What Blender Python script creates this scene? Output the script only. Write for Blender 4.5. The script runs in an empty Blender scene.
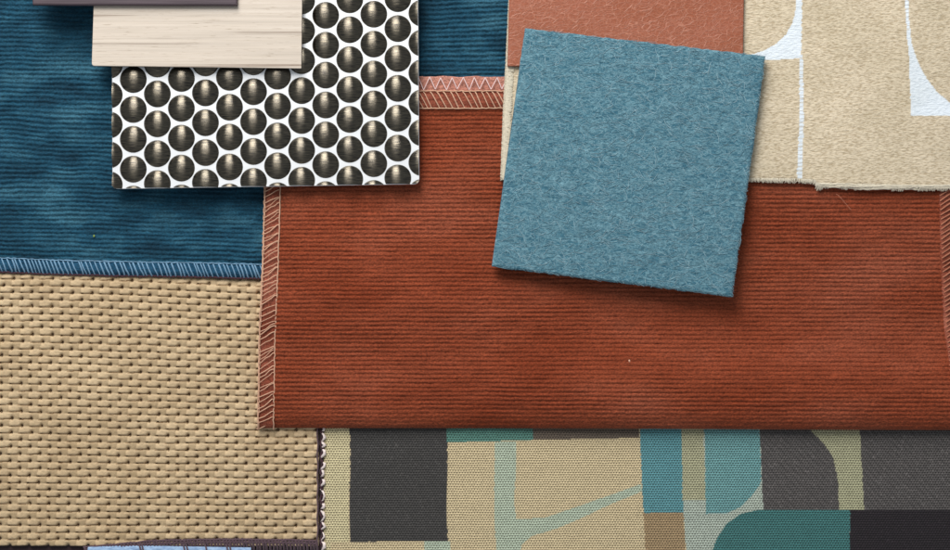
import bpy, bmesh, math, random
import numpy as np
from mathutils import Vector

# ------------------------------------------------------------------ units
S = 0.0004            # one picture unit = 0.4 mm, the frame is 38 cm wide
H = 1700.0            # camera height in picture units
CX, CY = 475.0, 275.0
rnd = random.Random(11)
scene = bpy.context.scene
C = scene.collection


def W(px, py, z, zt=None):
    """picture unit -> metres; zt is the height at which the outline was measured"""
    k = (H - (z if zt is None else zt)) / H
    return ((px - CX) * k * S, (CY - py) * k * S, z * S)


def lin(c):
    o = []
    for v in c:
        v = v / 255.0
        o.append(v / 12.92 if v <= 0.04045 else ((v + 0.055) / 1.055) ** 2.4)
    return (o[0], o[1], o[2], 1.0)


# ------------------------------------------------------------------ numpy noise
def vnoise(x, y, sx, sy, seed):
    r = np.random.RandomState(seed)
    T = r.rand(257, 257)
    fx = x / sx + 1000.37
    fy = y / sy + 1000.71
    ix = np.floor(fx).astype(int)
    iy = np.floor(fy).astype(int)
    tx = fx - ix
    ty = fy - iy
    tx = tx * tx * (3 - 2 * tx)
    ty = ty * ty * (3 - 2 * ty)
    a = T[ix % 256, iy % 256]
    b = T[(ix + 1) % 256, iy % 256]
    c = T[ix % 256, (iy + 1) % 256]
    d = T[(ix + 1) % 256, (iy + 1) % 256]
    return (a * (1 - tx) + b * tx) * (1 - ty) + (c * (1 - tx) + d * tx) * ty


def fbm(x, y, sx, sy, seed, n=3):
    v = 0
    a = 1.0
    t = 0
    for i in range(n):
        v = v + a * vnoise(x, y, sx / 2 ** i, sy / 2 ** i, seed + i)
        t += a
        a *= 0.5
    return v / t


def sstep(a, b, x):
    t = np.clip((x - a) / (b - a), 0, 1)
    return t * t * (3 - 2 * t)


# ------------------------------------------------------------------ objects
def props(o, label=None, cat=None, group=None, kind=None):
    if label: o['label'] = label
    if cat: o['category'] = cat
    if group: o['group'] = group
    if kind: o['kind'] = kind
    return o


def thing(name, loc, label, cat, group=None):
    o = bpy.data.objects.new(name, None)
    C.objects.link(o)
    o.location = loc
    o.empty_display_size = 0.01
    return props(o, label, cat, group)


def link(name, me, mat, parent=None, loc=None):
    o = bpy.data.objects.new(name, me)
    C.objects.link(o)
    if mat: me.materials.append(mat)
    if parent: o.parent = parent
    if loc: o.location = loc
    return o


def mesh_np(name, V, F, mat, parent=None, origin=None, smooth=True, col=None):
    """V: (n,3) world metres, F: (m,4) or list; made local to parent / origin"""
    V = np.asarray(V, dtype=float)
    off = np.array(parent.location if parent else (origin if origin else (0, 0, 0)))
    V = V - off
    me = bpy.data.meshes.new(name)
    if isinstance(F, np.ndarray):
        n = F.shape[1]
        me.vertices.add(len(V))
        me.vertices.foreach_set('co', V.ravel())
        me.loops.add(F.size)
        me.loops.foreach_set('vertex_index', F.ravel().astype(np.int32))
        me.polygons.add(len(F))
        me.polygons.foreach_set('loop_start', np.arange(0, F.size, n, dtype=np.int32))
        me.polygons.foreach_set('loop_total', np.full(len(F), n, dtype=np.int32))
        me.update(calc_edges=True)
    else:
        me.from_pydata([tuple(v) for v in V], [], F)
        me.update()
    me.validate()
    if smooth:
        me.polygons.foreach_set('use_smooth', np.ones(len(me.polygons), dtype=bool))
    if col is not None:
        at = me.color_attributes.new('pattern', 'FLOAT_COLOR', 'POINT')
        at.data.foreach_set('color', np.asarray(col, dtype=np.float32).ravel())
    o = link(name, me, mat, parent)
    if parent is None and origin: o.location = origin
    return o


def sheet(name, mat, xs, ys, mapf, zf, zt, zbot, parent, colf=None):
    """a woven sheet: dense top surface with real relief, sides and an underside"""
    U, Vv = np.meshgrid(xs, ys)
    X, Y = mapf(U, Vv)
    Z = zf(U, Vv)
    k = (H - zt) / H * S
    n, m = len(ys), len(xs)
    P = np.stack([(X - CX) * k, (CY - Y) * k, Z * S], -1).reshape(-1, 3)
    idx = np.arange(n * m).reshape(n, m)
    F = np.stack([idx[1:, :-1], idx[1:, 1:], idx[:-1, 1:], idx[:-1, :-1]], -1).reshape(-1, 4)
    ring = np.concatenate([idx[0, :-1], idx[:-1, -1], idx[-1, :0:-1], idx[:0:-1, 0]])
    B = P[ring].copy()
    B[:, 2] = zbot * S
    b0 = len(P)
    rn = len(ring)
    bi = b0 + np.arange(rn)
    Fs = np.stack([ring, np.roll(ring, -1), np.roll(bi, -1), bi], -1)
    # underside: quads between opposite rims
    bot = np.zeros((n, m), dtype=int)
    top_r, right_r, bot_r, left_r = bi[:m - 1], bi[m - 1:m - 1 + n - 1], bi[m + n - 2:m + n - 2 + m - 1], bi[2 * m + n - 3:]
    tr = np.concatenate([top_r, [right_r[0]]])
    br = np.concatenate([bot_r, [left_r[0]]])[::-1]
    Fb = np.stack([tr[:-1], tr[1:], br[1:], br[:-1]], -1)
    Pall = np.concatenate([P, B])
    Fall = np.concatenate([F, Fs, Fb])
    col = None
    if colf is not None:
        c = colf(U, Vv).reshape(-1, 4)
        col = np.concatenate([c, c[ring]])
    return mesh_np(name, Pall, Fall, mat, parent, col=col)


def tubes(name, paths, mat, parent, sides=6, origin=None):
    """paths: list of (points in metres, radius in units or list) -> one mesh of threads"""
    V, F = [], []
    for pts, rad in paths:
        P = np.array(pts, dtype=float)
        n = len(P)
        T = np.gradient(P, axis=0)
        T /= (np.linalg.norm(T, axis=1)[:, None] + 1e-12)
        up = np.array([0, 0, 1.0])
        A = np.cross(T, up)
        ln = np.linalg.norm(A, axis=1)
        A[ln < 1e-3] = (1, 0, 0)
        A /= np.linalg.norm(A, axis=1)[:, None]
        Bn = np.cross(A, T)
        R = np.full(n, rad) if np.isscalar(rad) else np.asarray(rad)
        R = R * S
        b = len(V)
        for i in range(n):
            for s in range(sides):
                a = 2 * math.pi * s / sides
                V.append(P[i] + (A[i] * math.cos(a) + Bn[i] * math.sin(a)) * R[i])
        for i in range(n - 1):
            for s in range(sides):
                s2 = (s + 1) % sides
                F.append((b + i * sides + s, b + i * sides + s2, b + (i + 1) * sides + s2, b + (i + 1) * sides + s))
    return mesh_np(name, np.array(V), np.array(F), mat, parent, origin=origin)


def rounded(poly, r, seg=5):
    out = []
    n = len(poly)
    for i in range(n):
        p = Vector(poly[i]); a = Vector(poly[i - 1]); b = Vector(poly[(i + 1) % n])
        rr = r[i] if isinstance(r, (list, tuple)) else r
        if rr <= 0:
            out.append(tuple(p)); continue
        u = (a - p).normalized() * rr
        v = (b - p).normalized() * rr
        for k in range(seg + 1):
            t = k / seg
            q = (p + u) * (1 - t) ** 2 + p * 2 * t * (1 - t) + (p + v) * t * t
            out.append((q.x, q.y))
    return out


def slab(name, poly, z0, z1, mat, parent, bevel=0.6, seg=2, origin=None):
    bm = bmesh.new()
    vs = [bm.verts.new(W(x, y, z0, z1)) for x, y in poly]
    f = bm.faces.new(vs)
    r = bmesh.ops.extrude_face_region(bm, geom=[f])
    for v in [g for g in r['geom'] if isinstance(g, bmesh.types.BMVert)]:
        v.co.z = z1 * S
    bmesh.ops.recalc_face_normals(bm, faces=bm.faces)
    te = [e for e in bm.edges if all(abs(v.co.z - z1 * S) < 1e-7 for v in e.verts)]
    if bevel > 0:
        bmesh.ops.bevel(bm, geom=te, offset=bevel * S, segments=seg, profile=0.5, affect='EDGES')
    off = parent.location if parent else Vector(origin)
    for v in bm.verts: v.co -= off
    me = bpy.data.meshes.new(name)
    bm.to_mesh(me); bm.free()
    o = link(name, me, mat, parent)
    if not parent: o.location = origin
    return o


# ------------------------------------------------------------------ materials
class Mat:
    def __init__(self, name, rough=0.8, spec=0.3, metal=0.0, sheen=0.0, sheen_tint=None):
        self.m = bpy.data.materials.new(name)
        self.m.use_nodes = True
        self.nt = self.m.node_tree
        self.b = self.nt.nodes['Principled BSDF']
        self.b.inputs['Roughness'].default_value = rough
        self.b.inputs['Specular IOR Level'].default_value = spec
        self.b.inputs['Metallic'].default_value = metal
        if sheen:
            self.b.inputs['Sheen Weight'].default_value = sheen
            self.b.inputs['Sheen Roughness'].default_value = 0.45
            if sheen_tint: self.b.inputs['Sheen Tint'].default_value = sheen_tint
        tc = self.node('ShaderNodeTexCoord')
        mp = self.node('ShaderNodeMapping')
        mp.inputs['Scale'].default_value = (1 / S,) * 3
        self.l(tc.outputs['Object'], mp.inputs['Vector'])
        self.co = mp.outputs['Vector']

    def node(self, t, **kw):
        n = self.nt.nodes.new(t)
        for k, v in kw.items(): setattr(n, k, v)
        return n

    def l(self, a, b): self.nt.links.new(a, b)

    def vec(self, sx, sy, sz=1.0, rot=0.0, src=None):
        mp = self.node('ShaderNodeMapping')
        mp.inputs['Scale'].default_value = (1 / sx, 1 / sy, 1 / sz)
        mp.inputs['Rotation'].default_value = (0, 0, rot)
        self.l(src or self.co, mp.inputs['Vector'])
        return mp.outputs['Vector']

    def noise(self, sx, sy, detail=3, rot=0.0, rough=0.55, dist=0.0, src=None):
        n = self.node('ShaderNodeTexNoise')
        n.inputs['Scale'].default_value = 1
        n.inputs['Detail'].default_value = detail
        n.inputs['Roughness'].default_value = rough
        n.inputs['Distortion'].default_value = dist
        self.l(self.vec(sx, sy, max(sx, sy), rot, src), n.inputs['Vector'])
        return n.outputs['Fac']

    def ramp(self, fac, stops):
        r = self.node('ShaderNodeValToRGB')
        e = r.color_ramp.elements
        while len(e) < len(stops): e.new(0.5)
        for el, (p, c) in zip(e, stops):
            el.position = p
            el.color = c if len(c) == 4 else (*c, 1)
        self.l(fac, r.inputs['Fac'])
        return r.outputs['Color']

    def mix(self, fac, a, b, mode='MIX'):
        n = self.node('ShaderNodeMix', data_type='RGBA', blend_type=mode)
        for v, i in ((fac, 0), (a, 6), (b, 7)):
            if hasattr(v, 'links'): self.l(v, n.inputs[i])
            else: n.inputs[i].default_value = v
        return n.outputs[2]

    def math(self, op, a, b=0.0, c=None):
        n = self.node('ShaderNodeMath', operation=op)
        for v, i in ((a, 0), (b, 1)) + (((c, 2),) if c is not None else ()):
            if hasattr(v, 'links'): self.l(v, n.inputs[i])
            else: n.inputs[i].default_value = v
        return n.outputs[0]

    def color(self, c):
        if hasattr(c, 'links'): self.l(c, self.b.inputs['Base Color'])
        else: self.b.inputs['Base Color'].default_value = c

    def bump(self, h, dist, strength=1.0, normal=None):
        n = self.node('ShaderNodeBump')
        n.inputs['Distance'].default_value = dist * S
        n.inputs['Strength'].default_value = strength
        self.l(h, n.inputs['Height'])
        if normal: self.l(normal, n.inputs['Normal'])
        self.l(n.outputs['Normal'], self.b.inputs['Normal'])
        return n.outputs['Normal']


def corduroy(name, c_lo, c_mid, c_hi, sheen_c, sheen=0.35, nsx=70, nsy=30):
    M = Mat(name, rough=0.9, spec=0.15, sheen=sheen, sheen_tint=sheen_c)
    nap = M.noise(nsx, nsy, 4)
    base = M.ramp(nap, [(0.32, c_lo), (0.5, c_mid), (0.70, c_hi)])
    fz = M.noise(1.7, 1.2, 2)
    f2 = M.ramp(fz, [(0.28, (0.55,) * 3), (0.75, (1.5,) * 3)])
    st = M.noise(34, 2.1, 3)
    f3 = M.ramp(st, [(0.3, (0.80,) * 3), (0.7, (1.18,) * 3)])
    c = M.mix(1.0, base, f2, 'MULTIPLY')
    c = M.mix(1.0, c, f3, 'MULTIPLY')
    M.color(c)
    M.bump(fz, 0.7, 0.7)
    return M.m


def thread_mat(name, c, var=0.75, rough=0.75):
    M = Mat(name, rough=rough, spec=0.3, sheen=0.2)
    n = M.noise(2.0, 2.0, 2)
    M.color(M.ramp(n, [(0.3, tuple(v * var for v in c[:3])), (0.7, c)]))
    M.bump(n, 0.4, 0.6)
    return M.m


m_blue = corduroy('blue_corduroy', lin((12, 44, 60)), lin((25, 68, 88)), lin((54, 98, 116)), (0.6, 0.85, 1, 1))
m_rust = corduroy('rust_corduroy', lin((118, 51, 27)), lin((131, 62, 38)), lin((143, 75, 52)), (1, 0.7, 0.55, 1), 0.25, 190, 80)
m_rust_back = corduroy('rust_reverse', lin((168, 112, 96)), lin((180, 124, 108)), lin((192, 138, 122)), (1, 0.85, 0.8, 1), 0.2)
m_rust_edge = corduroy('rust_edge', lin((122, 60, 42)), lin((142, 78, 60)), lin((165, 100, 80)), (1, 0.7, 0.6, 1), 0.2)
m_blue_edge = corduroy('blue_edge', lin((18, 56, 80)), lin((30, 72, 98)), lin((46, 90, 118)), (0.6, 0.8, 1, 1), 0.2)
m_th_peach = thread_mat('peach_thread', lin((214, 168, 138)))
m_th_rust = thread_mat('brown_thread', lin((178, 112, 84)))
m_th_blue = thread_mat('light_blue_thread', lin((118, 158, 186)))
m_th_plum = thread_mat('plum_thread', lin((92, 70, 78)))
m_th_white = thread_mat('white_thread', lin((245, 228, 222)))
m_th_maroon = thread_mat('maroon_thread', lin((70, 36, 46)))

# basket weave
M = Mat('tan_basket_weave', rough=0.72, spec=0.35, sheen=0.15)
nb = M.noise(1.6, 1.0, 3)
big = M.noise(60, 60, 2)
c = M.mix(1.0, M.ramp(big, [(0.3, lin((182, 157, 121))), (0.7, lin((196, 172, 136)))]),
          M.ramp(nb, [(0.3, (0.86,) * 3), (0.7, (1.1,) * 3)]), 'MULTIPLY')
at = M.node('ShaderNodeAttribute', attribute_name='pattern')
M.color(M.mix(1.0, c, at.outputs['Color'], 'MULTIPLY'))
M.bump(nb, 0.35, 0.5)
m_basket = M.m

# jacquard (woven blocks of colour)
M = Mat('jacquard_weave', rough=0.7, spec=0.3, sheen=0.1)
at = M.node('ShaderNodeAttribute', attribute_name='pattern')
sep = M.node('ShaderNodeSeparateXYZ')
wob = M.noise(8, 8, 2)
M.l(M.co, sep.inputs[0])
yy = M.math('ADD', sep.outputs[1], M.math('MULTIPLY', wob, 1.2))
row = M.math('FLOOR', M.math('DIVIDE', yy, 2.35))
sx = M.math('SINE', M.math('ADD', M.math('MULTIPLY', sep.outputs[0], 2 * math.pi / 2.7), M.math('MULTIPLY', row, math.pi)))
sy = M.math('SINE', M.math('MULTIPLY', yy, 2 * math.pi / 2.35))
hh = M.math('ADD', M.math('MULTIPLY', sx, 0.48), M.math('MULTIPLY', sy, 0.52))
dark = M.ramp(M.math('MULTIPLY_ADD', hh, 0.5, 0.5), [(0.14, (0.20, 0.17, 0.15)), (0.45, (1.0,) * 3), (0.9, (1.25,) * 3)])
fleck = M.ramp(M.noise(2.2, 1.1, 2), [(0.3, (0.8,) * 3), (0.7, (1.2,) * 3)])
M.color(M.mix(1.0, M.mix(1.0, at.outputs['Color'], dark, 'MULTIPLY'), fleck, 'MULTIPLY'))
M.bump(hh, 0.5, 0.6)
m_jac = M.m

# printed natural cloth
M = Mat('printed_linen', rough=0.7, spec=0.3, sheen=0.15)
at = M.node('ShaderNodeAttribute', attribute_name='pattern')
n1 = M.noise(3.5, 1.0, 2, rot=0.30, rough=0.5)
n2 = M.noise(70, 50, 2)
f1 = M.ramp(n1, [(0.34, (0.72, 0.67, 0.59)), (0.5, (1.0, .99, .97)), (0.66, (1.18,) * 3)])
f2 = M.ramp(n2, [(0.3, (0.92, 0.91, 0.88)), (0.7, (1.06, 1.05, 1.05))])
sepc = M.node('ShaderNodeSeparateColor')
M.l(at.outputs['Color'], sepc.inputs[0])
isw = M.ramp(sepc.outputs[2], [(0.5, (0, 0, 0)), (0.62, (1, 1, 1))])
f1w = M.mix(isw, f1, M.ramp(n1, [(0.3, (0.9, 0.92, 0.94)), (0.6, (1.02,) * 3)]))
M.color(M.mix(1.0, M.mix(1.0, at.outputs['Color'], f1w, 'MULTIPLY'), f2, 'MULTIPLY'))
M.bump(n1, 1.0, 0.7)
m_linen = M.m
m_fray = thread_mat('frayed_linen', lin((222, 212, 190)), 0.8)

# leather
M = Mat('terracotta_leather', rough=0.5, spec=0.45)
wob = M.node('ShaderNodeTexNoise')
wob.inputs['Scale'].default_value = 1
wob.inputs['Detail'].default_value = 2
M.l(M.vec(16, 12), wob.inputs['Vector'])
ma = M.node('ShaderNodeVectorMath', operation='MULTIPLY_ADD')
ma.inputs[1].default_value = (16, 11, 0)
M.l(wob.outputs['Color'], ma.inputs[0]); M.l(M.co, ma.inputs[2])
vo = M.node('ShaderNodeTexVoronoi', feature='DISTANCE_TO_EDGE')
vo.inputs['Scale'].default_value = 1
M.l(M.vec(9.5, 4.3, 9, 0.35, ma.outputs[0]), vo.inputs['Vector'])
vo2 = M.node('ShaderNodeTexVoronoi', feature='DISTANCE_TO_EDGE')
vo2.inputs['Scale'].default_value = 1
M.l(M.vec(4.2, 3.0, 4, -0.2, ma.outputs[0]), vo2.inputs['Vector'])
lines = M.ramp(vo.outputs['Distance'], [(0.0, (1,) * 3), (0.07, (0,) * 3)])
msk = M.ramp(M.noise(20, 14, 2), [(0.3, (0.35,) * 3), (0.55, (1,) * 3)])
lines = M.math('MULTIPLY', lines, msk)
l2 = M.math('MULTIPLY', M.ramp(vo2.outputs['Distance'], [(0.0, (1,) * 3), (0.12, (0,) * 3)]), 0.35)
lsum = M.math('MAXIMUM', lines, l2)
base = M.ramp(M.noise(60, 40, 3), [(0.3, lin((144, 76, 46))), (0.7, lin((154, 86, 60)))])
spk = M.ramp(M.noise(1.5, 1.5, 1), [(0.3, (0.88,) * 3), (0.7, (1.12,) * 3)])
M.color(M.mix(1.0, M.mix(M.math('MULTIPLY', lsum, 0.4), base, lin((210, 152, 128))), spk, 'MULTIPLY'))
M.bump(M.math('ADD', lsum, M.math('MULTIPLY', M.noise(3, 3, 2), 0.6)), 0.35, 0.7)
m_leather = M.m

# felt
M = Mat('blue_felt', rough=0.95, spec=0.1, sheen=0.35, sheen_tint=(0.7, 0.85, 1, 1))
n1 = M.noise(9, 3.2, 4, rot=0.12, dist=0.8)
n2 = M.noise(1.5, 0.9, 2, rot=0.12)
cc = M.ramp(n1, [(0.3, lin((50, 92, 110))), (0.7, lin((76, 120, 136)))])
w1 = M.math('ABSOLUTE', M.math('SUBTRACT', M.noise(13, 5.5, 4, rot=0.3, rough=0.6, dist=1.5), 0.5))
w2 = M.math('ABSOLUTE', M.math('SUBTRACT', M.noise(10, 4.5, 4, rot=-0.25, rough=0.6, dist=1.2), 0.48))
wisp = M.math('MAXIMUM', M.ramp(w1, [(0.0, (1,) * 3), (0.05, (0,) * 3)]), M.ramp(w2, [(0.0, (.8,) * 3), (0.045, (0,) * 3)]))
wc = M.mix(M.math('MULTIPLY', wisp, 0.62), cc, lin((142, 182, 192)))
M.color(M.mix(1.0, wc, M.ramp(n2, [(0.3, (0.78,) * 3), (0.7, (1.2,) * 3)]), 'MULTIPLY'))
M.bump(M.math('ADD', n2, M.math('MULTIPLY', wisp, .8)), 0.5, 0.6)
m_felt = M.m
m_fibre = thread_mat('felt_fibre', lin((122, 164, 178)), 0.8, 0.9)
m_fibre2 = thread_mat('felt_fibre_pale', lin((168, 200, 210)), 0.8, 0.9)

# pale wood
M = Mat('pale_wood', rough=0.5, spec=0.35)
wv = M.noise(330, 4.6, 4, rot=0.03, rough=0.55, dist=0.1)
fi = M.noise(60, 1.0, 3, rot=0.03)
pore = M.noise(14, 0.55, 2, rot=0.03)
c = M.ramp(wv, [(0.34, lin((158, 142, 128))), (0.40, lin((196, 184, 170))), (0.56, lin((206, 193, 178))), (0.72, lin((214, 203, 190)))])
c = M.mix(1.0, c, M.ramp(fi, [(0.33, (0.93, 0.92, 0.90)), (0.55, (1.01,) * 3)]), 'MULTIPLY')
c = M.mix(1.0, c, M.ramp(pore, [(0.28, (0.62, 0.56, 0.5)), (0.36, (1.0,) * 3)]), 'MULTIPLY')
M.color(c)
M.bump(fi, 0.25, 0.4)
m_wood = M.m
M = Mat('wood_edge', rough=0.7, spec=0.2)
M.color(M.ramp(M.noise(20, 3, 2), [(0.3, lin((80, 62, 50))), (0.7, lin((110, 88, 72)))]))
m_wood_edge = M.m

# dark board
M = Mat('dark_wood', rough=0.45, spec=0.4)
g = M.noise(90, 2.4, 4)
M.color(M.ramp(g, [(0.3, lin((58, 46, 52))), (0.7, lin((92, 78, 84)))]))
M.bump(g, 0.2, 0.5)
m_dark = M.m

# polished plate and dark studs
M = Mat('satin_white_metal', rough=0.34, spec=0.6, metal=0.35)
M.color(M.ramp(M.noise(40, 3, 3), [(0.3, (0.90, 0.92, 0.94)), (0.7, (0.96, 0.965, 0.97))]))
m_plate = M.m
M = Mat('dark_brushed_metal', rough=0.30, spec=0.6, metal=1.0)
gp = M.node('ShaderNodeNewGeometry')
mpw = M.node('ShaderNodeMapping')
mpw.inputs['Scale'].default_value = (1 / S,) * 3
M.l(gp.outputs['Position'], mpw.inputs['Vector'])
br = M.noise(9, 0.55, 3, src=mpw.outputs['Vector'])
M.color(M.ramp(br, [(0.3, (0.03, 0.03, 0.032)), (0.74, (0.22, 0.19, 0.14))]))
M.bump(br, 0.16, 0.8)
M.b.inputs['Anisotropic'].default_value = 0.93
tg = M.node('ShaderNodeCombineXYZ')
tg.inputs[1].default_value = 1.0
M.l(tg.outputs[0], M.b.inputs['Tangent'])
m_stud = M.m

M = Mat('light_blue_cloth', rough=0.85, spec=0.2, sheen=0.2)
n = M.noise(5, 2, 3)
M.color(M.ramp(n, [(0.3, lin((122, 148, 184))), (0.7, lin((160, 186, 214)))]))
M.bump(n, 1.0, 0.8)
m_lblue = M.m

M = Mat('table', rough=0.6, spec=0.3)
M.color(M.ramp(M.noise(120, 8, 4), [(0.3, lin((38, 24, 28))), (0.7, lin((62, 42, 44)))]))
m_table = M.m

# ------------------------------------------------------------------ the table under everything
bm = bmesh.new()
bmesh.ops.create_grid(bm, x_segments=2, y_segments=2, size=0.9)
me = bpy.data.meshes.new('table_surface')
bm.to_mesh(me); bm.free()
o = link('table_surface', me, m_table)
props(o, 'dark brown table surface showing in the narrow gap between the cloths', 'table', kind='structure')


def lerp_x(y, pts):
    ys_ = [p[1] for p in pts]; xs_ = [p[0] for p in pts]
    return np.interp(y, ys_, xs_)


# ------------------------------------------------------------------ tan basket weave swatch
def basket_map(U, V):
    # rows sag to the right near the top
    t = np.clip((560 - V) / 290, 0, 1)
    Y = V + (U / 260) * 7.0 * t + 1.2 * np.sin(U / 60 + V / 90) * t
    X = U + (vnoise(U, V, 50, 30, 5) - .5) * 2.0
    return X, Y


def basket_z(U, V, yarn=False):
    PX, PY = 9.85, 7.05
    Up = U + (vnoise(U, V, 22, 9, 41) - .5) * 1.6 + V * 0.012
    Vp = V + (vnoise(U, V, 26, 14, 42) - .5) * 1.1
    c = np.round(Up / PX); r = np.round(Vp / PY)
    best = np.full(U.shape, -3.0)
    who = np.zeros(U.shape)
    for dc in (-1, 0, 1):
        cc = c + dc
        dx = Up - cc * PX
        # vertical yarn: bright over rows of its parity
        for q in (0,):
            rr = Vp / PY
            hv = -1.1 * np.cos(math.pi * (rr + cc)) + 1.6 * np.sqrt(np.clip(1 - (dx / 4.0) ** 2, 0, 1)) + 0.1
            hv = np.where(np.abs(dx) < 4.0, hv, -3.5)
            who = np.where(hv > best, 1.0, who)
            best = np.maximum(best, hv)
    for dr in (-1, 0, 1):
        rr = r + dr
        dy = Vp - rr * PY
        hw = 3.25
        ph = Up + 0.35 * dy
        hh_ = 1.5 * np.clip(1.5 * np.cos(math.pi * (ph / PX + rr)), -1, 1) + 1.7 * np.clip(1 - (dy / hw) ** 4, 0, 1) ** 0.5 + 0.1
        hh_ = np.where(np.abs(dy) < hw, hh_, -3.5)
        who = np.where(hh_ > best, 2.0, who)
        best = np.maximum(best, hh_)
    best = np.where(best > 1.9, 1.9 + 0.35 * (best - 1.9), best)
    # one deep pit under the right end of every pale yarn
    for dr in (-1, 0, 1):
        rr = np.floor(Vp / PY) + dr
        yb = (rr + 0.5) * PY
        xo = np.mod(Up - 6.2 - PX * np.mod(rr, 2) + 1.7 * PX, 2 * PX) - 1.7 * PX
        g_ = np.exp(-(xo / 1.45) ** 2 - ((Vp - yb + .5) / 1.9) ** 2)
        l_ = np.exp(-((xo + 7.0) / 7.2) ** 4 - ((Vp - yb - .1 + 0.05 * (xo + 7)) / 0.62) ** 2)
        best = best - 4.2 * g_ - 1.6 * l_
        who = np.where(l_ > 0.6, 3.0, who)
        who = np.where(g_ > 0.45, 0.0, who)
    if yarn: return who
    edge = sstep(-1, 5, 317.5 - U)
    z = 3.4 + best * (0.3 + 0.7 * edge) * 0.8 + vnoise(U, V, 1.8, 1.2, 9) * 0.35
    z = z - 3.2 * sstep(279, 268, V - (U / 260) * 3)
    # the bottom hem tucks under
    return z


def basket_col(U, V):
    # pale weft, slightly browner warp, dark backing plus shade painted between and under yarns
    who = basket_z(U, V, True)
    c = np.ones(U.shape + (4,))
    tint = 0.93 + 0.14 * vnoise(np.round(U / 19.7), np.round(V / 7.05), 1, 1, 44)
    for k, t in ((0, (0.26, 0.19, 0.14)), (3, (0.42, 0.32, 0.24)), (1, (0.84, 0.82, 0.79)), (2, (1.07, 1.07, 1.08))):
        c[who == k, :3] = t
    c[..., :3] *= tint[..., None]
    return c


T = thing('basketweave_swatch', W(150, 410, 0), 'tan basket weave cloth with chunky yarns lying below the blue corduroy', 'fabric swatch')
xs = np.arange(-24, 317.8, 0.85)
ys = np.arange(256, 546.6, 0.85)
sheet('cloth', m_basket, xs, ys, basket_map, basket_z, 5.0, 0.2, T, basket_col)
# plum hem stitching along the bottom
pp = []
x = 84.0
while x < 316:
    y0 = 540.2 + (1.5 * math.sin(x * .02)) + (0 if x > 150 else (150 - x) * 0.07)
    pp.append(([W(x + rnd.uniform(-.5, .5), y0 + rnd.uniform(-.6, .4), 5.2), W(x + 1.3, y0 + 3.5, 6.2), W(x + 2.6, y0 + 8, 5.2), W(x + 3.0, y0 + 12, 3)], 1.15))
    x += rnd.uniform(2.8, 3.8)
for off in (0.0, 2.6):
    pp.append(([W(q, 541 + off + 1.5 * math.sin(q * .02) + (0 if q > 150 else (150 - q) * 0.07) + rnd.uniform(-.4, .4), 5.6 + rnd.uniform(-.3, .3)) for q in np.arange(84, 317, 4)], 0.95))
# dark thread running down the right edge
pp.append(([W(317.6 + 0.5 * math.sin(q * .3), q, 4.2 + .3 * math.sin(q)) for q in np.arange(425, 548, 3)], 0.8))
tubes('hem_stitching', pp, m_th_plum, T)

# light blue offcut at the very bottom
T = thing('cotton_swatch', W(170, 556, 6), 'light blue cloth with dark stitches peeping in under the tan basket weave', 'fabric swatch')


def lb_map(U, V):
    top = 547.2 - 2.4 * np.sin(np.clip((U - 86) / 60, 0, 1) * math.pi / 2) + (U - 86) * 0.018
    return U, top + V


def lb_z(U, V):
    return 5.6 + 2.2 * np.sqrt(np.clip(1 - ((6 - np.clip(V, 0, 6)) / 6) ** 2, 0, 1)) + fbm(U, V, 9, 4, 77) * 1.6


sheet('cloth', m_lblue, np.arange(88, 252, 1.0), np.arange(0, 28, 0.8), lb_map, lb_z, 7, 5.2, T)
pp = []
for x in (139, 141.5, 183, 186, 205, 226, 229):
    pp.append(([W(x + 0.4 * k, 543.5 + k * 1.6, 9.2 + 0.35 * k) for k in range(8)], 0.8))
tubes('overlock_stitching', pp, m_th_plum, T)

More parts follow.
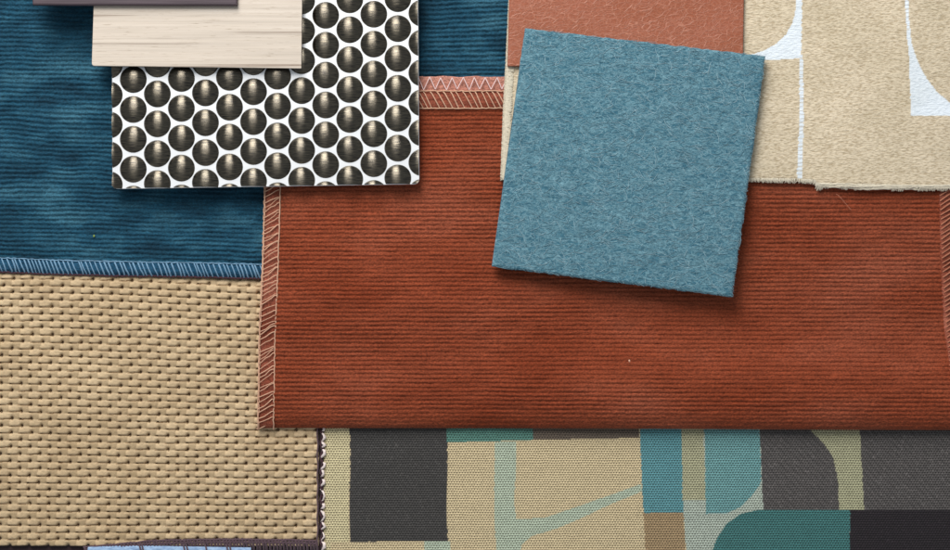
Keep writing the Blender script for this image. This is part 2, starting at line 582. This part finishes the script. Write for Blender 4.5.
# ------------------------------------------------------------------ jacquard swatch
JC = {
    'khaki': lin((200, 188, 148)), 'tan': lin((200, 182, 144)), 'char': lin((64, 62, 60)), 'green': lin((84, 128, 116)),
    'brown': lin((102, 90, 78)), 'aqua': lin((172, 184, 162)), 'teal': lin((88, 140, 146)), 'teal2': lin((104, 150, 150)),
    'earth': lin((158, 134, 100)), 'taupe': lin((86, 82, 80)), 'deep': lin((62, 112, 110)), 'black': lin((36, 30, 34)), 'olive': lin((166, 164, 132)),
    'lblue': lin((168, 178, 164)),
}
JP = [
    ('khaki', [(300, 400), (349, 400), (349, 560), (300, 560)]),
    ('tan', [(330, 542), (424, 542), (424, 580), (330, 580)]),
    ('aqua', [(424, 541.5), (450, 541.5), (450, 580), (424, 580)]),
    ('char', [(349.5, 400), (446.5, 400), (447.5, 541), (350, 542)]),
    ('green', [(446.5, 400), (533, 400), (533, 440), (446.5, 442.5)]),
    ('brown', [(533, 400), (639, 400), (639, 438), (533, 440)]),
    ('aqua', [(494, 442), (516, 441), (515, 505), (517, 519), (545, 518), (580, 506), (622, 491), (641, 484), (643, 491), (612, 504), (580, 519), (556, 529), (532, 536), (521, 545), (518, 580), (496, 580)]),
    ('teal', [(639.5, 400), (681, 400), (681.5, 460), (684, 512.5), (644, 513), (640, 450)]),
    ('earth', [(644, 513), (684, 512.5), (686, 580), (646, 580)]),
    ('olive', [(681, 400), (704, 400), (703, 440), (706, 500), (683, 500), (681.5, 460)]),
    ('lblue', [(683.6, 500), (706, 500), (706.5, 515), (730, 514), (745, 505), (762, 484), (764, 512), (745, 514), (731, 524), (720, 542), (714, 580), (687, 580)]),
    ('lblue', [(707, 516), (729, 515), (724, 530), (716, 541), (712, 580), (705, 580)]),
    ('teal2', [(703.5, 400), (758, 400), (761, 484), (752, 496), (741, 507), (728, 513), (706.5, 514), (705, 470)]),
    ('taupe', [(758, 400), (800, 400), (811, 431), (822, 442), (833, 458), (838, 480), (840, 510), (764, 510), (761, 470)]),
    ('olive', [(800, 400), (858, 400), (861, 460), (865, 510), (840, 510), (838, 480), (833, 458), (822, 442), (811, 431)]),
    ('taupe', [(858, 400), (1000, 400), (1000, 510), (865, 510), (861, 460)]),
    ('deep', [(706, 560), (712, 550), (717, 538), (727, 524), (741, 514), (758, 510), (851, 509.5), (848, 580), (706, 580)]),
    ('black', [(851, 510), (1000, 510), (1000, 580), (848, 580)]),
]


def inpoly(X, Y, poly):
    r = np.zeros(X.shape, dtype=bool)
    n = len(poly)
    for i in range(n):
        x1, y1 = poly[i]; x2, y2 = poly[i - 1]
        if y1 == y2: continue
        cnd = ((y1 > Y) != (y2 > Y)) & (X < (x2 - x1) * (Y - y1) / (y2 - y1) + x1)
        r ^= cnd
    return r


def jac_col(U, V):
    # the edge of each block steps by whole yarns
    Uj = U + (vnoise(U, np.floor(V / 2.35) * 2.35, 1, 2.35, 51) - .5) * 0.9
    Vj = V + (vnoise(np.floor(U / 2.7) * 2.7, V, 2.7, 1, 52) - .5) * 0.3
    c = np.zeros(U.shape + (4,)); c[...] = JC['tan']
    c[(U > 700)] = JC['lblue']
    for k, p in JP:
        mk = inpoly(Uj, Vj, p)
        c[mk] = JC[k]
        if k in ('taupe', 'char', 'black'):   # twill floats
            tw = np.mod(U - V * 1.05 + 2 * vnoise(U, V, 30, 30, 53), 7.5) < 1.6
            c[mk & tw, :3] *= 0.72 if k == 'taupe' else 0.85
            sp = vnoise(U, V, 1.4, 1.4, 54) > 0.8
            c[mk & sp, :3] *= 1.5
    return c


def jac_z(U, V):
    z = 2.3 + fbm(U, V, 60, 40, 61) * 1.2
    return z - 1.2 * sstep(328, 322, U)


T = thing('jacquard_swatch', W(640, 490, 0), 'woven cloth with teal, khaki, charcoal and black blocks below the rust corduroy', 'fabric swatch')
sheet('cloth', m_jac, np.arange(323.5, 985, 0.9), np.arange(405, 580, 0.9), lambda U, V: (U + 0.6 * np.sin(V / 17), V), jac_z, 3.0, 0.2, T, jac_col)
pp = []
y = 426.0
while y < 552:
    d = rnd.uniform(4.5, 13)
    a = rnd.uniform(-1.3, 1.2)
    pp.append(([W(321.5 + a, y, 1.4), W(323.6 + a * .5 + rnd.uniform(-.8, .8), y + d * .22, 4.0), W(324.0 + rnd.uniform(-1.4, 1.2), y + d * .55, 4.3), W(322.4 - a + rnd.uniform(-1, .6), y + d * .85, 3.6), W(320.8, y + d, 1.3)], [0.4, rnd.uniform(.7, 1.7), rnd.uniform(.9, 2.0), rnd.uniform(.5, 1.3), 0.3]))
    y += d * rnd.uniform(.9, 1.5)
tubes('pale_edge_thread', pp, m_th_white, T)
pp = [([W(321.4 + 1.0 * math.sin(q * .45), q, 2.2 + .8 * math.cos(q * .45)) for q in np.arange(420, 556, 1.5)], 0.9),
      ([W(322.6 + 1.0 * math.sin(q * .35 + 2), q, 2.0 + .8 * math.cos(q * .35)) for q in np.arange(420, 556, 1.5)], 0.7)]
tubes('edge_thread_or_shade', pp, m_th_maroon, T)

# ------------------------------------------------------------------ blue corduroy swatch
def edge_blue(U):
    return np.interp(U, [-30, 0, 60, 130, 200, 262, 330, 520], [256, 257.5, 260, 261.5, 262.5, 264, 266, 268])


def blue_z(U, V):
    per = 4.72
    wav = (fbm(U, V, 26, 14, 71, 3) - .5) * 3.0 + (vnoise(U, V, 120, 60, 72) - .5) * 7
    rib = np.cos((V + wav) / per * 2 * math.pi)
    rib = np.sign(rib) * np.abs(rib) ** 0.75
    amp = 0.45 + 0.55 * fbm(U, V, 20, 7, 73, 2)
    z = 6.6 + rib * amp + vnoise(U, V, 1.9, 1.3, 74) * 1.0
    z += (fbm(U, V, 90, 36, 75, 2) - .5) * 2.8
    z -= 2.6 * sstep(250, 225, V)
    z -= 1.6 * np.exp(-((U - 235) / 60) ** 2 - ((V - 212) / 26) ** 2)
    z -= 1.0 * np.exp(-((U - 80) / 40) ** 2 - ((V - 22) / 28) ** 2)
    return z


T = thing('corduroy_swatch', W(240, 120, 4.5), 'deep blue corduroy with light blue overlocked lower edge, under the metal plate', 'fabric swatch')
sheet('cloth', m_blue, np.arange(-26, 524, 1.25), np.linspace(-28, 0, 1)[:0].tolist() and [] or np.arange(-24, 263, 0.8),
      lambda U, V: (U, V - (262.6 - edge_blue(U)) * sstep(-24, 262, V)), blue_z, 6.5, 0.3, T)


def be_map(U, V): return U, edge_blue(U) + V


def be_z(U, V):
    return 6.6 + 0.9 * np.sin(np.clip(V / 13.5, 0, 1) * math.pi) + vnoise(U, V, 2.5, 1.6, 79) * 0.8 - 1.8 * sstep(10, 14, V)


sheet('hem', m_blue_edge, np.arange(-26, 300, 1.5), np.arange(0, 14.2, 1.0), be_map, be_z, 6.5, 4.2, T)
pp = []
x = -20.0
while x < 285:
    e = float(edge_blue(x))
    j = rnd.uniform(-.8, .8)
    r = rnd.uniform(.6, .9)
    pp.append(([W(x + j, e + 0.6, 6.6), W(x + 0.9 + j, e + 2.6, 8.2), W(x + 3.0 + j, e + 8, 8.7), W(x + 4.9 + rnd.uniform(-.5, .5), e + 12.6, 7.2), W(x + 5.4, e + 14.2, 5.4)], r))
    x += rnd.choice([3.4, 4.2, 4.9, 5.8])
for off, r in ((0.4, .45), (0.1, .35)):
    pp.append(([W(q, float(edge_blue(q)) + off + rnd.uniform(-.5, .5), 7.8 + rnd.uniform(-.3, .3)) for q in np.arange(-22, 290, 3.0)], r))
tubes('overlock_stitching', pp, m_th_blue, T)
pp = [([W(q, float(edge_blue(q)) + 14.6 + rnd.uniform(-.5, .5), 5.4 + rnd.uniform(-.3, .3)) for q in np.arange(-22, 290, 3.0)], 0.9)]  # dark strand standing in for the shadow line below the hem
tubes('edge_thread_or_shade', pp, m_th_maroon, T)

# ------------------------------------------------------------------ rust corduroy swatch
def rust_left(V): return np.interp(V, [70, 187, 260, 330, 427], [266, 264.2, 262.2, 259, 257.2])


def rust_bottom(U): return np.interp(U, [257, 420, 600, 760, 950, 1000], [428.5, 428.8, 429, 429.8, 430.5, 431])


RZ = 13.0


def rust_relief(U, V):
    per = 4.38
    wav = (fbm(U, V, 50, 20, 81, 3) - .5) * 1.3
    rib = np.cos((V + wav) / per * 2 * math.pi)
    rib = 1 - 2.2 * (0.5 - 0.5 * rib) ** 2.6
    amp = (0.25 + 0.55 * fbm(U, V, 14, 5, 82, 2)) * (1 - 0.6 * sstep(404, 424, V))
    return rib * amp + vnoise(U, V, 1.7, 1.3, 83) * 0.9


def rust_wave(U, V):
    R_ = sstep(430, 640, U)
    w = 10.0 * np.exp(-((V - 392 - (U - 600) * .015) / 36) ** 2) * (0.5 + 0.5 * R_)
    w -= (sstep(150, 318, V) - sstep(318, 380, V)) * 7.0 * R_
    w += 5.0 * np.exp(-((V - 310) / 44) ** 2) * (1 - R_)
    w += (fbm(U, V, 190, 70, 85, 2) - .5) * 2.4
    return w * 1.0


def rust_z(U, V):
    z = RZ - 1.6 + rust_relief(U, V) + rust_wave(U, V)
    d = np.clip((429 - V) / 17.0, 0, 1)
    z -= 8.0 * (1 - np.sqrt(np.clip(1 - (1 - d) ** 2, 0, 1)))
    z -= 0.5 * sstep(284, 274, U)
    z += 1.0 * np.exp(-((V - 109.5) / 3) ** 2)
    return z


T = thing('corduroy_swatch', W(600, 250, 7), 'rust orange corduroy with peach overlocked edges, lying under the blue felt square', 'fabric swatch')
xs = np.arange(274, 990, 1.3)
ys = np.arange(107, 429.3, 0.75)


def rust_map(U, V):
    l = rust_left(V) + 16.2
    X = l + (U - 274) * (990 - l) / (990 - 274)
    Y = V + (rust_bottom(U) - 428.8) * sstep(107, 429, V)
    return X, Y


sheet('cloth', m_rust, xs, ys, rust_map, rust_z, RZ, 0.4, T)
# left overlocked band
def lb2_map(U, V): return rust_left(V) + U, V


def lb2_z(U, V):
    z = RZ - 2.4 + rust_wave(270 + 0 * U, V) * .8 + vnoise(U, V, 2.2, 1.5, 91) * 0.9
    z -= 2.2 * sstep(4, 0, U)
    d = np.clip((429 - V) / 8.0, 0, 1)
    return z - 3.5 * (1 - d) ** 2


sheet('hem', m_rust_edge, np.arange(0, 17.0, 1.0), np.arange(90, 429, 1.2), lb2_map, lb2_z, RZ, 5.2, T)
pp = []


def zr(y): return RZ - 1.5 + float(rust_wave(np.array(270.0), np.array(float(y)))) * .8 - 3.0 * max(0, (y - 420) / 9) ** 2


y = 104.0
while y < 434:
    l = float(rust_left(y))
    z = zr(y)
    r = rnd.uniform(.34, .58)
    sl = rnd.uniform(5.5, 11)
    pp.append(([W(l + rnd.uniform(-.8, .5), y + rnd.uniform(-.6, .6), z - .3), W(l + 2.5, y - sl * .10, z + .9), W(l + 7, y - sl * rnd.uniform(.3, .55), z + 1.5), W(l + 11.5, y - sl * rnd.uniform(.68, .85), z + 1.5), W(l + 14.2, y - sl * .98, z + 1.2), W(l + 16.4, y - sl * 1.0, z + .2)], r))
    y += rnd.uniform(3.2, 6.4)
for ox, r in ((0.4, .6), (16.2, .62), (1.3, .4)):
    pp.append(([W(float(rust_left(q)) + ox + rnd.uniform(-.45, .45), q, zr(q) + (.2 if ox < 2 else .9) + rnd.uniform(-.2, .2)) for q in np.arange(96, 430, 2.4)], r))
# top: slanting stitches
x = 400.0
while x < 520:
    r = rnd.uniform(.5, .7)
    dx = rnd.uniform(7, 10)
    pp.append(([W(x, 91.2, RZ + 1.1), W(x + dx * .25, 94, RZ + 2.2), W(x + dx * .6, 100, RZ + 2.4), W(x + dx, 107.0, RZ + 1.8), W(x + dx + .6, 108.6, RZ + .8)], r))
    x += rnd.uniform(4.6, 7.6)
for oy, r in ((91.0, .6), (108.2, .6)):
    pp.append(([W(q, oy + rnd.uniform(-.4, .4), RZ + 1.7 + rnd.uniform(-.2, .2)) for q in np.arange(390, 524, 3.0)], r))
tubes('overlock_stitching', pp, m_th_peach, T)


def tb_z(U, V): return RZ - 0.6 + vnoise(U, V, 2, 1.4, 93) * 1.0 + 1.2 * np.sin((V - 90) / 18 * math.pi) + (fbm(U, V, 12, 8, 94) - .5) * 2


sheet('top_hem', m_rust_edge, np.arange(268, 560, 1.3), np.arange(90.5, 108.3, 0.9), lambda U, V: (U, V), tb_z, RZ, 5.3, T)


def fl_z(U, V): return RZ - 1.9 + vnoise(U, V, 2, 1.4, 95) * .6 + (fbm(U, V, 30, 12, 96) - .5) * 1.6


sheet('turned_edge', m_rust_back, np.arange(266, 560, 1.3), np.arange(76, 92.5, 1.0),
      lambda U, V: (U, V + (fbm(U, V * 0, 16, 8, 97) - .5) * 3.0 * sstep(84, 76, V)), fl_z, RZ, 5.3, T)
pp = []
pts = []
x = 396.0
up = True
while x < 520:
    pts.append(W(x + rnd.uniform(-.5, .5), (77.4 if up else 89.6) + rnd.uniform(-.6, .6), RZ + (.2 if up else .5)))
    x += 5.6; up = not up
zz = []
for a, b in zip(pts[:-1], pts[1:]):
    for t in (0, .08, .3, .6, .92):
        zz.append(tuple(a[i] * (1 - t) + b[i] * t + (S * .5 if i == 2 else 0) for i in range(3)))
pp.append((zz, .5))
tubes('zigzag_stitching', pp, thread_mat('pink_thread', lin((240, 208, 204))), T)
# right overlocked band, slanting out of the picture
def rr_left(V): return np.interp(V, [150, 187, 260, 320, 430], [937, 939.5, 942, 945.5, 955])


sheet('hem', m_rust_edge, np.arange(0, 20, 1.2), np.arange(150, 428, 1.4), lambda U, V: (rr_left(V) + U, V),
      lambda U, V: RZ - .1 + rust_wave(950 + 0 * U, V) + vnoise(U, V, 2.2, 1.5, 98) * .6 - 4 * np.clip((V - 418) / 10, 0, 1) ** 2 - 1.2 * sstep(2, 0, U), RZ, 0.5, T)
pp = []
y = 178.0
while y < 426:
    l = float(rr_left(y)); z = RZ + .6 + float(rust_wave(np.array(950.), np.array(y)))
    sl = rnd.uniform(8, 11)
    pp.append(([W(l + .2, y, z - .6), W(l + 3, y - sl * .2, z + .5), W(l + 8, y - sl * .55, z + 1), W(l + 16, y - sl, z + .8), W(l + 19, y - sl, z - .4)], rnd.uniform(.6, .85)))
    y += rnd.uniform(4.2, 5.6)
tubes('overlock_stitching', pp, m_th_rust, T)

# ------------------------------------------------------------------ printed natural cloth
LZ = 17.5
base = lin((206, 192, 167)); white = lin((228, 236, 242))
WP = [
    [(794.5, -30), (800.5, -30), (800.5, 58), (770, 60), (740, 60), (740, 56), (752, 54), (764, 50), (776, 43), (785, 34), (791, 23), (794, 10)],
    [(799, 55), (802.2, 55), (804.5, 120), (803.5, 182), (798.5, 182), (800, 120)],
    [(903, -30), (907, -30), (908.5, 20), (911, 42), (917, 60), (926, 77), (938, 92), (952, 103), (990, 112), (990, 114), (911.5, 114), (909, 60), (905.5, 20)],
]


def lin_col(U, V):
    Uj = U + (vnoise(U, V, 1.3, 1.8, 101) - .5) * 0.8
    c = np.zeros(U.shape + (4,)); c[...] = base
    c[..., :3] *= (0.94 + 0.12 * fbm(U, V, 60, 60, 102))[..., None]
    for i, p in enumerate(WP):
        mk = inpoly(Uj, V, p)
        c[mk] = white
        if i == 1:   # the thin line is crossed by yarns
            mk2 = mk & (np.mod(V, 4.1) < 1.1)
            c[mk2] = lin((206, 205, 200))
    mk = inpoly(U, V, WP[2]) & (V < 30) & (np.mod(V, 4.1) < 1.1)
    c[mk] = lin((206, 205, 200))
    return c


def lin_left(V): return np.interp(V, [-30, 0, 66, 110, 170, 190], [511.6, 509.8, 506.6, 504.2, 502, 501])


def lin_bot(U): return np.interp(U, [500, 740, 800, 814, 818, 900, 950, 1000], [181, 180.5, 181.5, 182.3, 185.5, 187.5, 187.5, 187])


def lin_map(U, V):
    l = lin_left(V)
    X = l + (U - 505) * (985 - l) / (985 - 505)
    X = X - (vnoise(U * 0, V, 2, 2.2, 103)) * 1.6 * sstep(508, 505, U)
    Y = V + (lin_bot(U) - 184 + (vnoise(U, V * 0, 2.4, 2, 104) - .5) * 1.6) * sstep(60, 184, V)
    return X, Y


def lin_z(U, V):
    r = U * .97 + V * .22
    q = V - U * .20
    z = LZ - 1.2 + fbm(r, q, 2.8, 1.3, 105, 2) * 0.5 + (fbm(U, V, 120, 70, 106, 2) - .5) * 1.5
    return z - 1.4 * sstep(508.5, 505, U) - 1.5 * sstep(180, 184, V)


T = thing('linen_swatch', W(740, 90, 11.5), 'natural beige cloth with printed white curved shapes and frayed edges, top right', 'fabric swatch')
sheet('cloth', m_linen, np.arange(505, 985, 0.95), np.arange(-24, 184.2, 0.85), lin_map, lin_z, LZ, 15.1, T, lin_col)
pp = []
for i in range(1700):      # frayed fibres along the left edge
    y = rnd.uniform(-10, 178)
    l = float(lin_left(y))
    a = rnd.uniform(1.5, 4.5)
    pp.append(([W(l + rnd.uniform(2.5, 8.0), y, LZ - .4), W(l + 2.0, y + rnd.uniform(-2.5, 2.5), LZ + .1), W(l - a * .35, y + rnd.uniform(-3.5, 3.5), LZ - 1.0 - rnd.random())], [.3, .4, .15]))
for i in range(700):      # and along the bottom edge
    x = rnd.uniform(735, 965)
    b = float(lin_bot(x))
    a = rnd.uniform(.6, 2.2)
    pp.append(([W(x, b - 3, LZ - .8), W(x + rnd.uniform(-1.5, 1.5), b - .8, LZ - .6), W(x + rnd.uniform(-2, 2), b + a, LZ - 2)], [.4, .5, .2]))
# ragged lip where the cloth is turned under
for k in range(8):
    pts = []
    x = 815.0 + rnd.uniform(0, 8)
    while x < 972:
        b = float(lin_bot(x)) + 0.6 * math.sin(x * .11 + k) + 1.2 * math.sin(x * .037 + 1) * .4
        pts.append(W(x, b - 1.8 + k * .45 + rnd.uniform(-.5, .5), LZ - .1 - k * .22 + rnd.uniform(-.3, .3)))
        x += rnd.uniform(2.5, 4.5)
    pp.append((pts, rnd.uniform(.8, 1.25)))
for i in range(46):       # a tuft hangs at the start of the lip
    x = 816 + rnd.random() * 7
    d = 7.5 - abs(x - 819) * 1.5
    pp.append(([W(x, 183, LZ - .6), W(x + rnd.uniform(-1, 1) + .4, 186, LZ - .5), W(x + rnd.uniform(-1.4, 1.4), 186 + d * rnd.uniform(.3, .8), LZ - 2.4)], [.6, .7, .25]))
for cx_ in (822, 845, 858, 868, 893, 897, 900, 921, 926, 933, 944):
    for i in range(22):
        x = cx_ + rnd.gauss(0, 2.4)
        b = float(lin_bot(x))
        pp.append(([W(x, b - 2, LZ - .6), W(x + rnd.uniform(-1, 1), b + .6, LZ - .6), W(x + rnd.uniform(-2, 2), b + rnd.uniform(1.4, 4.0), LZ - 2.4)], [.7, .8, .3]))
tubes('frayed_edge', pp, m_fray, T, sides=4)

# ------------------------------------------------------------------ leather swatch
o = slab('leather_swatch', [(509.8, -26), (744.5, -26), (743, 62), (742.6, 70), (507.4, 66)], 18.2, 21.5, m_leather, None, bevel=0.8, origin=W(626, 20, 18.2))
props(o, 'terracotta leather piece with fine pale creases, partly under the blue felt square', 'leather swatch')

# ------------------------------------------------------------------ felt square
FZ0, FZ = 22.0, 28.0
FP = [(525, 28), (766, 56), (732.5, 297), (492.3, 267)]
T = thing('felt_swatch', W(629, 162, FZ0), 'square of fuzzy mid-blue felt lying tilted on leather, linen and rust corduroy', 'felt swatch')


def quad(u, v, P):
    a = (1 - u) * (1 - v); b = u * (1 - v); c_ = u * v; d = (1 - u) * v
    return (a * P[0][0] + b * P[1][0] + c_ * P[2][0] + d * P[3][0], a * P[0][1] + b * P[1][1] + c_ * P[2][1] + d * P[3][1])


def felt_map(U, V):
    X, Y = quad(U / 242, V / 242, FP)
    e = (vnoise(U, V, 5, 5, 111) - .5) * 1.2
    X = X + e * (sstep(3, 0, U) + sstep(239, 242, U)) + (vnoise(U, V, 40, 40, 113) - .5) * .8
    Y = Y + e * (sstep(3, 0, V) + sstep(239, 242, V))
    return X, Y


def felt_z(U, V):
    d = np.minimum(np.minimum(U, 242 - U), np.minimum(V, 242 - V))
    return FZ - .6 + fbm(U, V, 7, 3.5, 112, 2) * 0.6 - 1.4 * sstep(2.2, 0, d)


g = np.linspace(0, 242, 240)
sheet('felt', m_felt, g, g, felt_map, felt_z, FZ, FZ0, T)


def fibres(n, rad, seed, zo):
    rr = random.Random(seed)
    out = []
    for i in range(n):
        u = rr.uniform(0, 1); v = rr.uniform(0, 1)
        x, y = quad(u, v, FP)
        a = rr.gauss(0.15, 0.5)
        if rr.random() < .08: a = rr.uniform(0, math.pi)
        L = rr.uniform(5, 20)
        k = rr.gauss(0, 0.09)
        n_ = int(L / 2.2) + 3
        pts = []
        z = FZ + zo + rr.uniform(-.35, .35)
        ph = rr.uniform(0, 6)
        for j in range(n_):
            t = j / (n_ - 1)
            zz_ = z + 0.5 * math.sin(t * math.pi) - .3
            # keep inside the felt, fuzz may pass the edge by a hair
            pts.append((x, y, zz_))
            x += math.cos(a) * L / n_; y += math.sin(a) * L / n_
            a += k + 0.22 * math.sin(ph + j * 1.3)
        def inside(p):
            s = 0
            for q in range(4):
                ax, ay = FP[q]; bx, by = FP[(q + 1) % 4]
                cr = ((bx - ax) * (p[1] - ay) - (by - ay) * (p[0] - ax)) / math.hypot(bx - ax, by - ay)
                if cr < -0.9: return False
            return True
        pts = [p for p in pts if inside(p)]
        if len(pts) < 3: continue
        m = len(pts)
        out.append(([W(*p) for p in pts], [rad * (.5 + .5 * math.sin(math.pi * (j + .5) / m)) for j in range(m)]))
    return out


tubes('surface_fibres', fibres(5000, .19, 5, -.40), m_fibre, T, sides=3)['kind'] = 'stuff'
tubes('surface_fibres', fibres(1500, .21, 6, -.32), m_fibre2, T, sides=3)['kind'] = 'stuff'

# ------------------------------------------------------------------ metal plate with round studs
PZ0, PZ = 20.0, 23.0
plate_poly = [(111.5, -40), (418.0, -40), (419.4, 184.2), (112.4, 189.0)]
T = thing('metal_plate', W(265, 80, PZ0), 'silver metal plate covered in rows of dark round studs, under the pale wood', 'metal sample')
slab('plate', rounded(plate_poly, [0, 0, 6, 6], 6), PZ0, PZ, m_plate, T, bevel=0.5)


def stud_mesh():
    R, hgt, RING, SEG = 13.3, 4.9, 9, 40
    bm = bmesh.new()
    prev = None
    top = bm.verts.new((0, 0, hgt * S))
    for i in range(1, RING + 1):
        r = R * i / RING
        z = hgt * (1 - (i / RING) ** 2.3)
        ring = [bm.verts.new((r * S * math.cos(a), r * S * math.sin(a), z * S)) for a in [2 * math.pi * k / SEG for k in range(SEG)]]
        for k in range(SEG):
            k2 = (k + 1) % SEG
            if prev is None: bm.faces.new((top, ring[k], ring[k2]))
            else: bm.faces.new((prev[k], ring[k], ring[k2], prev[k2]))
        prev = ring
    low = [bm.verts.new((v.co.x, v.co.y, -0.6 * S)) for v in prev]
    for k in range(SEG):
        k2 = (k + 1) % SEG
        bm.faces.new((prev[k], low[k], low[k2], prev[k2]))
    for f in bm.faces: f.smooth = True
    return bm


bm = stud_mesh()
me0 = bpy.data.meshes.new('stud'); bm.to_mesh(me0); bm.free()
me0.materials.append(m_stud)
kz = (H - PZ) / H * S
for ci in range(-11, 3):
    x = 373.8 + ci * 24.05
    for ri in range(-5, 4):
        y = 133.7 + (373.8 - x) * 0.0232 + (29.9 * ri) + (14.95 if ci % 2 else 0)
        if y < -26 or y > 189 + 12 or x < 100 or x > 431: continue
        # edge lines of the plate
        def ex_l(yy): return np.interp(yy, [-40, 189], [111.5, 112.4]) + .5
        def ex_r(yy): return np.interp(yy, [-40, 184.2], [418.0, 419.4]) - .5
        def ey_b(xx): return np.interp(xx, [112, 419.4], [189.0, 184.2]) - .5
        cut = (x - 13 < ex_l(y)) or (x + 13 > ex_r(y)) or (y + 13 > ey_b(x))
        if cut:
            bm = stud_mesh()
            ct = []
            if x - 13 < ex_l(y): ct.append((((ex_l(y) - x) * kz, 0, 0), (-1, 0, 0)))
            if x + 13 > ex_r(y): ct.append((((ex_r(y) - x) * kz, 0, 0), (1, 0, 0)))
            if y + 13 > ey_b(x): ct.append(((0, -(ey_b(x) - y) * kz, 0), (-0.0156, -1, 0)))
            if len(ct) == 2:      # rounded corner
                sx_ = 1 if x > 300 else -1
                xe = (ex_r(y) if sx_ > 0 else ex_l(y)) - x
                ye = ey_b(x) - y
                ct.append((((xe - sx_ * 2.4) * kz, -ye * kz, 0), (sx_ * .7, -.7, 0)))
            for co, no in ct:
                r = bmesh.ops.bisect_plane(bm, geom=bm.verts[:] + bm.edges[:] + bm.faces[:], plane_co=co, plane_no=Vector(no).normalized(), clear_outer=True)
                ed = [e for e in r['geom_cut'] if isinstance(e, bmesh.types.BMEdge)]
                if ed:
                    fl = bmesh.ops.holes_fill(bm, edges=ed)['faces']
                    for f_ in fl: f_.smooth = False
                    bmesh.ops.split_edges(bm, edges=list({e for f_ in fl for e in f_.edges}))
            if len(bm.faces) < 3: bm.free(); continue
            me = bpy.data.meshes.new('stud'); bm.to_mesh(me); bm.free()
            me.materials.append(m_stud)
        else:
            me = me0
        o = bpy.data.objects.new('stud', me)
        C.objects.link(o)
        o.parent = T
        p = W(x, y, PZ, PZ)
        o.location = (p[0] - T.location.x, p[1] - T.location.y, PZ * S - T.location.z + .05 * S)

# ------------------------------------------------------------------ pale wood sample
WZ0, WZ = 27.7, 32.2
T = thing('wood_sample', W(197, 10, WZ0), 'pale grained wood sample lying on the studded metal plate', 'wood sample')
slab('veneer', rounded([(95.2, -45), (302.6, -45), (301.4, 68.4), (91.6, 65.8)], [0, 0, 1, 3.2], 5), WZ - 1.6, WZ, m_wood, T, bevel=0.5)
slab('core', rounded([(95.6, -44.6), (302.2, -44.6), (301.0, 68.0), (92.0, 65.4)], [0, 0, 1, 3.2], 5), WZ0, WZ - 1.6, m_wood_edge, T, bevel=0)

# ------------------------------------------------------------------ dark board at the top edge
T = thing('board_sample', W(135, -20, WZ), 'dark brown-grey board along the top edge, lying across the pale wood', 'wood sample')
slab('board', rounded([(32, -60), (237.5, -60), (237.2, 5.4), (32.3, 5.0)], [0, 0, 1.5, 1.5], 3), WZ + .1, WZ + 5.5, m_dark, T, bevel=1.6, seg=3)

# ------------------------------------------------------------------ small specks of lint
def speck(x, y, z, c, label, r):
    bm = bmesh.new()
    bmesh.ops.create_icosphere(bm, subdivisions=2, radius=r * S)
    for v in bm.verts:
        v.co.x *= .8; v.co.y *= 1.3
        v.co *= 1 + rnd.uniform(-.2, .2)
    me = bpy.data.meshes.new('lint_speck'); bm.to_mesh(me); bm.free()
    o = link('lint_speck', me, thread_mat('lint', c), loc=W(x, y, z))
    props(o, label, 'lint')


speck(629.3, 361, RZ + 1.8, lin((250, 200, 170)), 'tiny pale speck of lint on the rust corduroy below the felt', 1.1)
speck(94, 236, 7.6, lin((140, 160, 60)), 'tiny yellow-green speck of lint on the blue corduroy', 1.0)
pp = [([W(836 + 10 * t + 5 * t * t, 194 + 16 * t ** 1.5, RZ + 1.8 + .8 * math.sin(t * 3)) for t in np.linspace(0, 1, 14)], .28)]
o = tubes('loose_thread', pp, m_th_rust, None, origin=W(842, 200, RZ))
props(o, 'hair-thin brown thread lying on the rust corduroy under the beige cloth', 'thread')

# ------------------------------------------------------------------ light
w = bpy.data.worlds.new('World')
scene.world = w
w.use_nodes = True
w.node_tree.nodes['Background'].inputs[0].default_value = (0.86, 0.93, 1.0, 1)
w.node_tree.nodes['Background'].inputs[1].default_value = 0.38


def lamp(name, loc, aim, size, sizey, power, color):
    d = bpy.data.lights.new(name, 'AREA')
    d.shape = 'RECTANGLE'
    d.size = size; d.size_y = sizey
    d.energy = power
    d.color = color
    o = bpy.data.objects.new(name, d)
    C.objects.link(o)
    o.location = loc
    o.rotation_euler = (Vector(aim) - Vector(loc)).to_track_quat('-Z', 'Y').to_euler()
    return o


lamp('window_light', (-0.20, 0.60, 0.52), (-0.03, 0.02, 0), 0.36, 0.56, 8.7, (1.0, 0.98, 0.955))

cam = bpy.data.cameras.new('camera')
co = bpy.data.objects.new('camera', cam)
C.objects.link(co)
co.location = (0, 0, H * S)
cam.sensor_width = 36
cam.lens = 36 * H / 950.0
cam.clip_start = 0.01
cam.clip_end = 50
scene.camera = co

scene.view_settings.view_transform = 'Standard'
scene.view_settings.look = 'None'
scene.view_settings.exposure = 0
scene.view_settings.gamma = 1
scene.render.resolution_x = 1024
scene.render.resolution_y = 593
